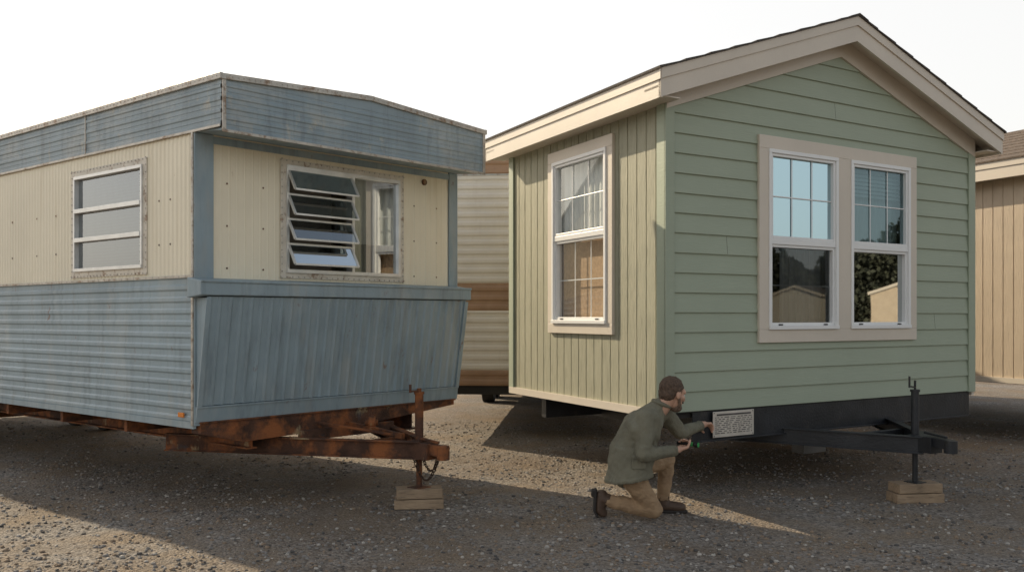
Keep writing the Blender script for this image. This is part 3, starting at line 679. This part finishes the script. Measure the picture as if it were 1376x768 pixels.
cap(b,(.98,7.34,.41),(1.30,7.50,.45),.10,.072); cap(b,(1.30,7.50,.45),(1.275,7.52,.13),.070,.054)
body(b,'trousers',pants,MP,.010,4,(.06,.026))
b=B(); cap(b,(.80,7.29,.15),(.74,7.305,.165),.052,.054); cap(b,(.735,7.305,.19),(.72,7.31,.075),.050,.046); cap(b,(.72,7.31,.07),(.745,7.31,.045),.045,.038)
cap(b,(1.275,7.52,.14),(1.27,7.52,.08),.054,.05); cap(b,(1.25,7.52,.065),(1.42,7.50,.05),.048,.042)
body(b,'boots',leather,MP,.008,3)
b=B(); b.bar((.685,7.31,.245),(.672,7.31,.06),.085,.022,up=(1,0,0)); b.bar((.672,7.31,.065),(.70,7.31,.012),.085,.02,up=(1,0,0)); b.bar((.668,7.31,.24),(.662,7.31,.18),.08,.03,up=(1,0,0))
b.bar((1.19,7.525,.018),(1.47,7.495,.018),.085,.022)
b.fin('boot_soles',solem,MP,bevel=.008)
# head
yaw=math.radians(28); pitch=math.radians(14); HS=1.12
HM=Matrix.Translation((1.298,7.235,1.025))@Matrix.Rotation(yaw,4,'Z')@Matrix.Rotation(pitch,4,'Y')@Matrix.Scale(HS,4)
R3=HM.to_3x3(); hp=lambda x,y,z:HM@Vector((x,y,z))
b=B()
ell(b,hp(-.005,0,.025),(.096,.074,.092),R3); ell(b,hp(.03,0,-.035),(.062,.058,.075),R3); ell(b,hp(.065,0,-.088),(.026,.03,.024),R3)
ell(b,hp(.07,0,.03),(.028,.055,.03),R3); cap(b,hp(.088,0,.012),hp(.112,0,-.026),.009,.014)
for s in (-1,1):
    cap(b,hp(.10,s*.013,-.028),hp(.10,s*.01,-.028),.009); ell(b,hp(.055,s*.045,-.015),(.03,.022,.022),R3)
    cap(b,hp(.086,s*.018,.026),hp(.074,s*.05,.024),.009); ell(b,hp(.0,s*.077,-.005),(.018,.009,.031),R3)
cap(b,hp(.088,-.014,-.058),hp(.088,.014,-.058),.010)
cap(b,hp(-.025,0,-.04),(1.205,7.235,.90),.060,.064)
body(b,'head',skin,MP,.005,2)
b=B()
ell(b,hp(-.018,0,.040),(.098,.081,.090),R3); ell(b,hp(-.045,0,-.005),(.062,.073,.070),R3)
for s in (-1,1): cap(b,hp(-.005,s*.068,.03),hp(.012,s*.070,-.02),.016,.010)
body(b,'hair',hairm,MP,.005,2,(.012,.010))
b=B(); ell(b,hp(.052,0,-.088),(.050,.050,.038),R3)
for s in (-1,1): cap(b,hp(.014,s*.068,-.022),hp(.045,s*.05,-.075),.012,.016)
cap(b,hp(.096,-.02,-.046),hp(.096,.02,-.046),.0075)
body(b,'beard',beardm,MP,.005,2,(.012,.009))
b=B()
for s in (-1,1): ell(b,hp(.081,s*.032,.006),(.0105,.012,.0075),R3)
b.fin('eyes',M('eye_white',(.65,.62,.58),.02,5,.2),MP,smooth=True)
b=B()
for s in (-1,1): ell(b,hp(.0885,s*.033,.006),(.004,.006,.0055),R3); 
b.fin('irises',ink,MP,smooth=True)
def hand(b,wr,F,N,thumbside,curls,tcurl):
    """wr wrist, F forward, N palm normal, thumbside +-1; curls: 4 lists of bends (rad) index..little"""
    F=Vector(F).normalized(); N=Vector(N); N=(N-F*N.dot(F)).normalized(); T=F.cross(N)*thumbside; wr=Vector(wr)
    cap(b,wr-F*.03,wr+F*.02,.027,.028)
    for k,t in enumerate((.030,.010,-.011,-.031)):
        cap(b,wr+F*.01+T*t*.6,wr+F*.085+T*t,.014,.0115)
        ls=[(.042,.026,.021),(.047,.029,.022),(.043,.027,.021),(.034,.021,.019)][k]
        p=wr+F*.088+T*t; ang=0; r=.0098 if k<3 else .0086
        for l,c in zip(ls,curls[k]):
            ang+=c; d=F*math.cos(ang)+N*math.sin(ang); q=p+d*l; cap(b,p,q,r,r*.92); p=q; r*=.94
    p=wr+F*.025+T*.028+N*.006; d=(F*.6+T*.75+N*.25).normalized(); q=p+d*.042; cap(b,p,q,.015,.012)
    d2=(F*(.85-tcurl*.3)+T*.2+N*tcurl).normalized(); q2=q+d2*.034; cap(b,q,q2,.0115,.0105); cap(b,q2,q2+(F*.8+N*(tcurl+.2)-T*.15).normalized()*.027,.0105,.009)
b=B(); tip=rf(.505,.035,.705); F=Vector((.60,.78,-.10)).normalized()
hand(b,tip-F*.178+Vector((0,0,.0)),F,(.35,-.1,-.93),1,[(.03,.05,.05),(.45,.6,.4),(.7,.9,.6),(.8,1.0,.6)],.5)
body(b,'left_hand',skin,MP,.0035,2)
wr=Vector((1.325,7.12,.59)); F2=Vector((.62,.78,.08)); 
b=B(); hand(b,wr,F2,(0,0,1),1,[(.9,1.15,.7),(.95,1.2,.7),(1.0,1.2,.7),(1.0,1.25,.7)],.9)
body(b,'right_hand',skin,MP,.0035,2)
Fv=F2.normalized(); T=Fv.cross(Vector((0,0,1))).normalized(); c=wr+Fv*.10+Vector((0,0,.030))
FL=empty('flashlight',c)
b=B(); b.cyl(c-T*.06,c+T*.075,.0145,n=18); b.cyl(c+T*.075,c+T*.10,.0145,.023,n=18); b.cyl(c+T*.10,c+T*.125,.024,n=18); b.fin('barrel',M('black_anodised',(.02,.02,.02),.2,9,.35,.5),FL)
b=B(); b.cyl(c+T*.055,c+T*.085,.0175,n=18); b.cyl(c+T*.1252,c+T*.127,.019,n=18); b.fin('green_ring',M('green_plastic',(.05,.35,.10),.1,9,.35),FL)
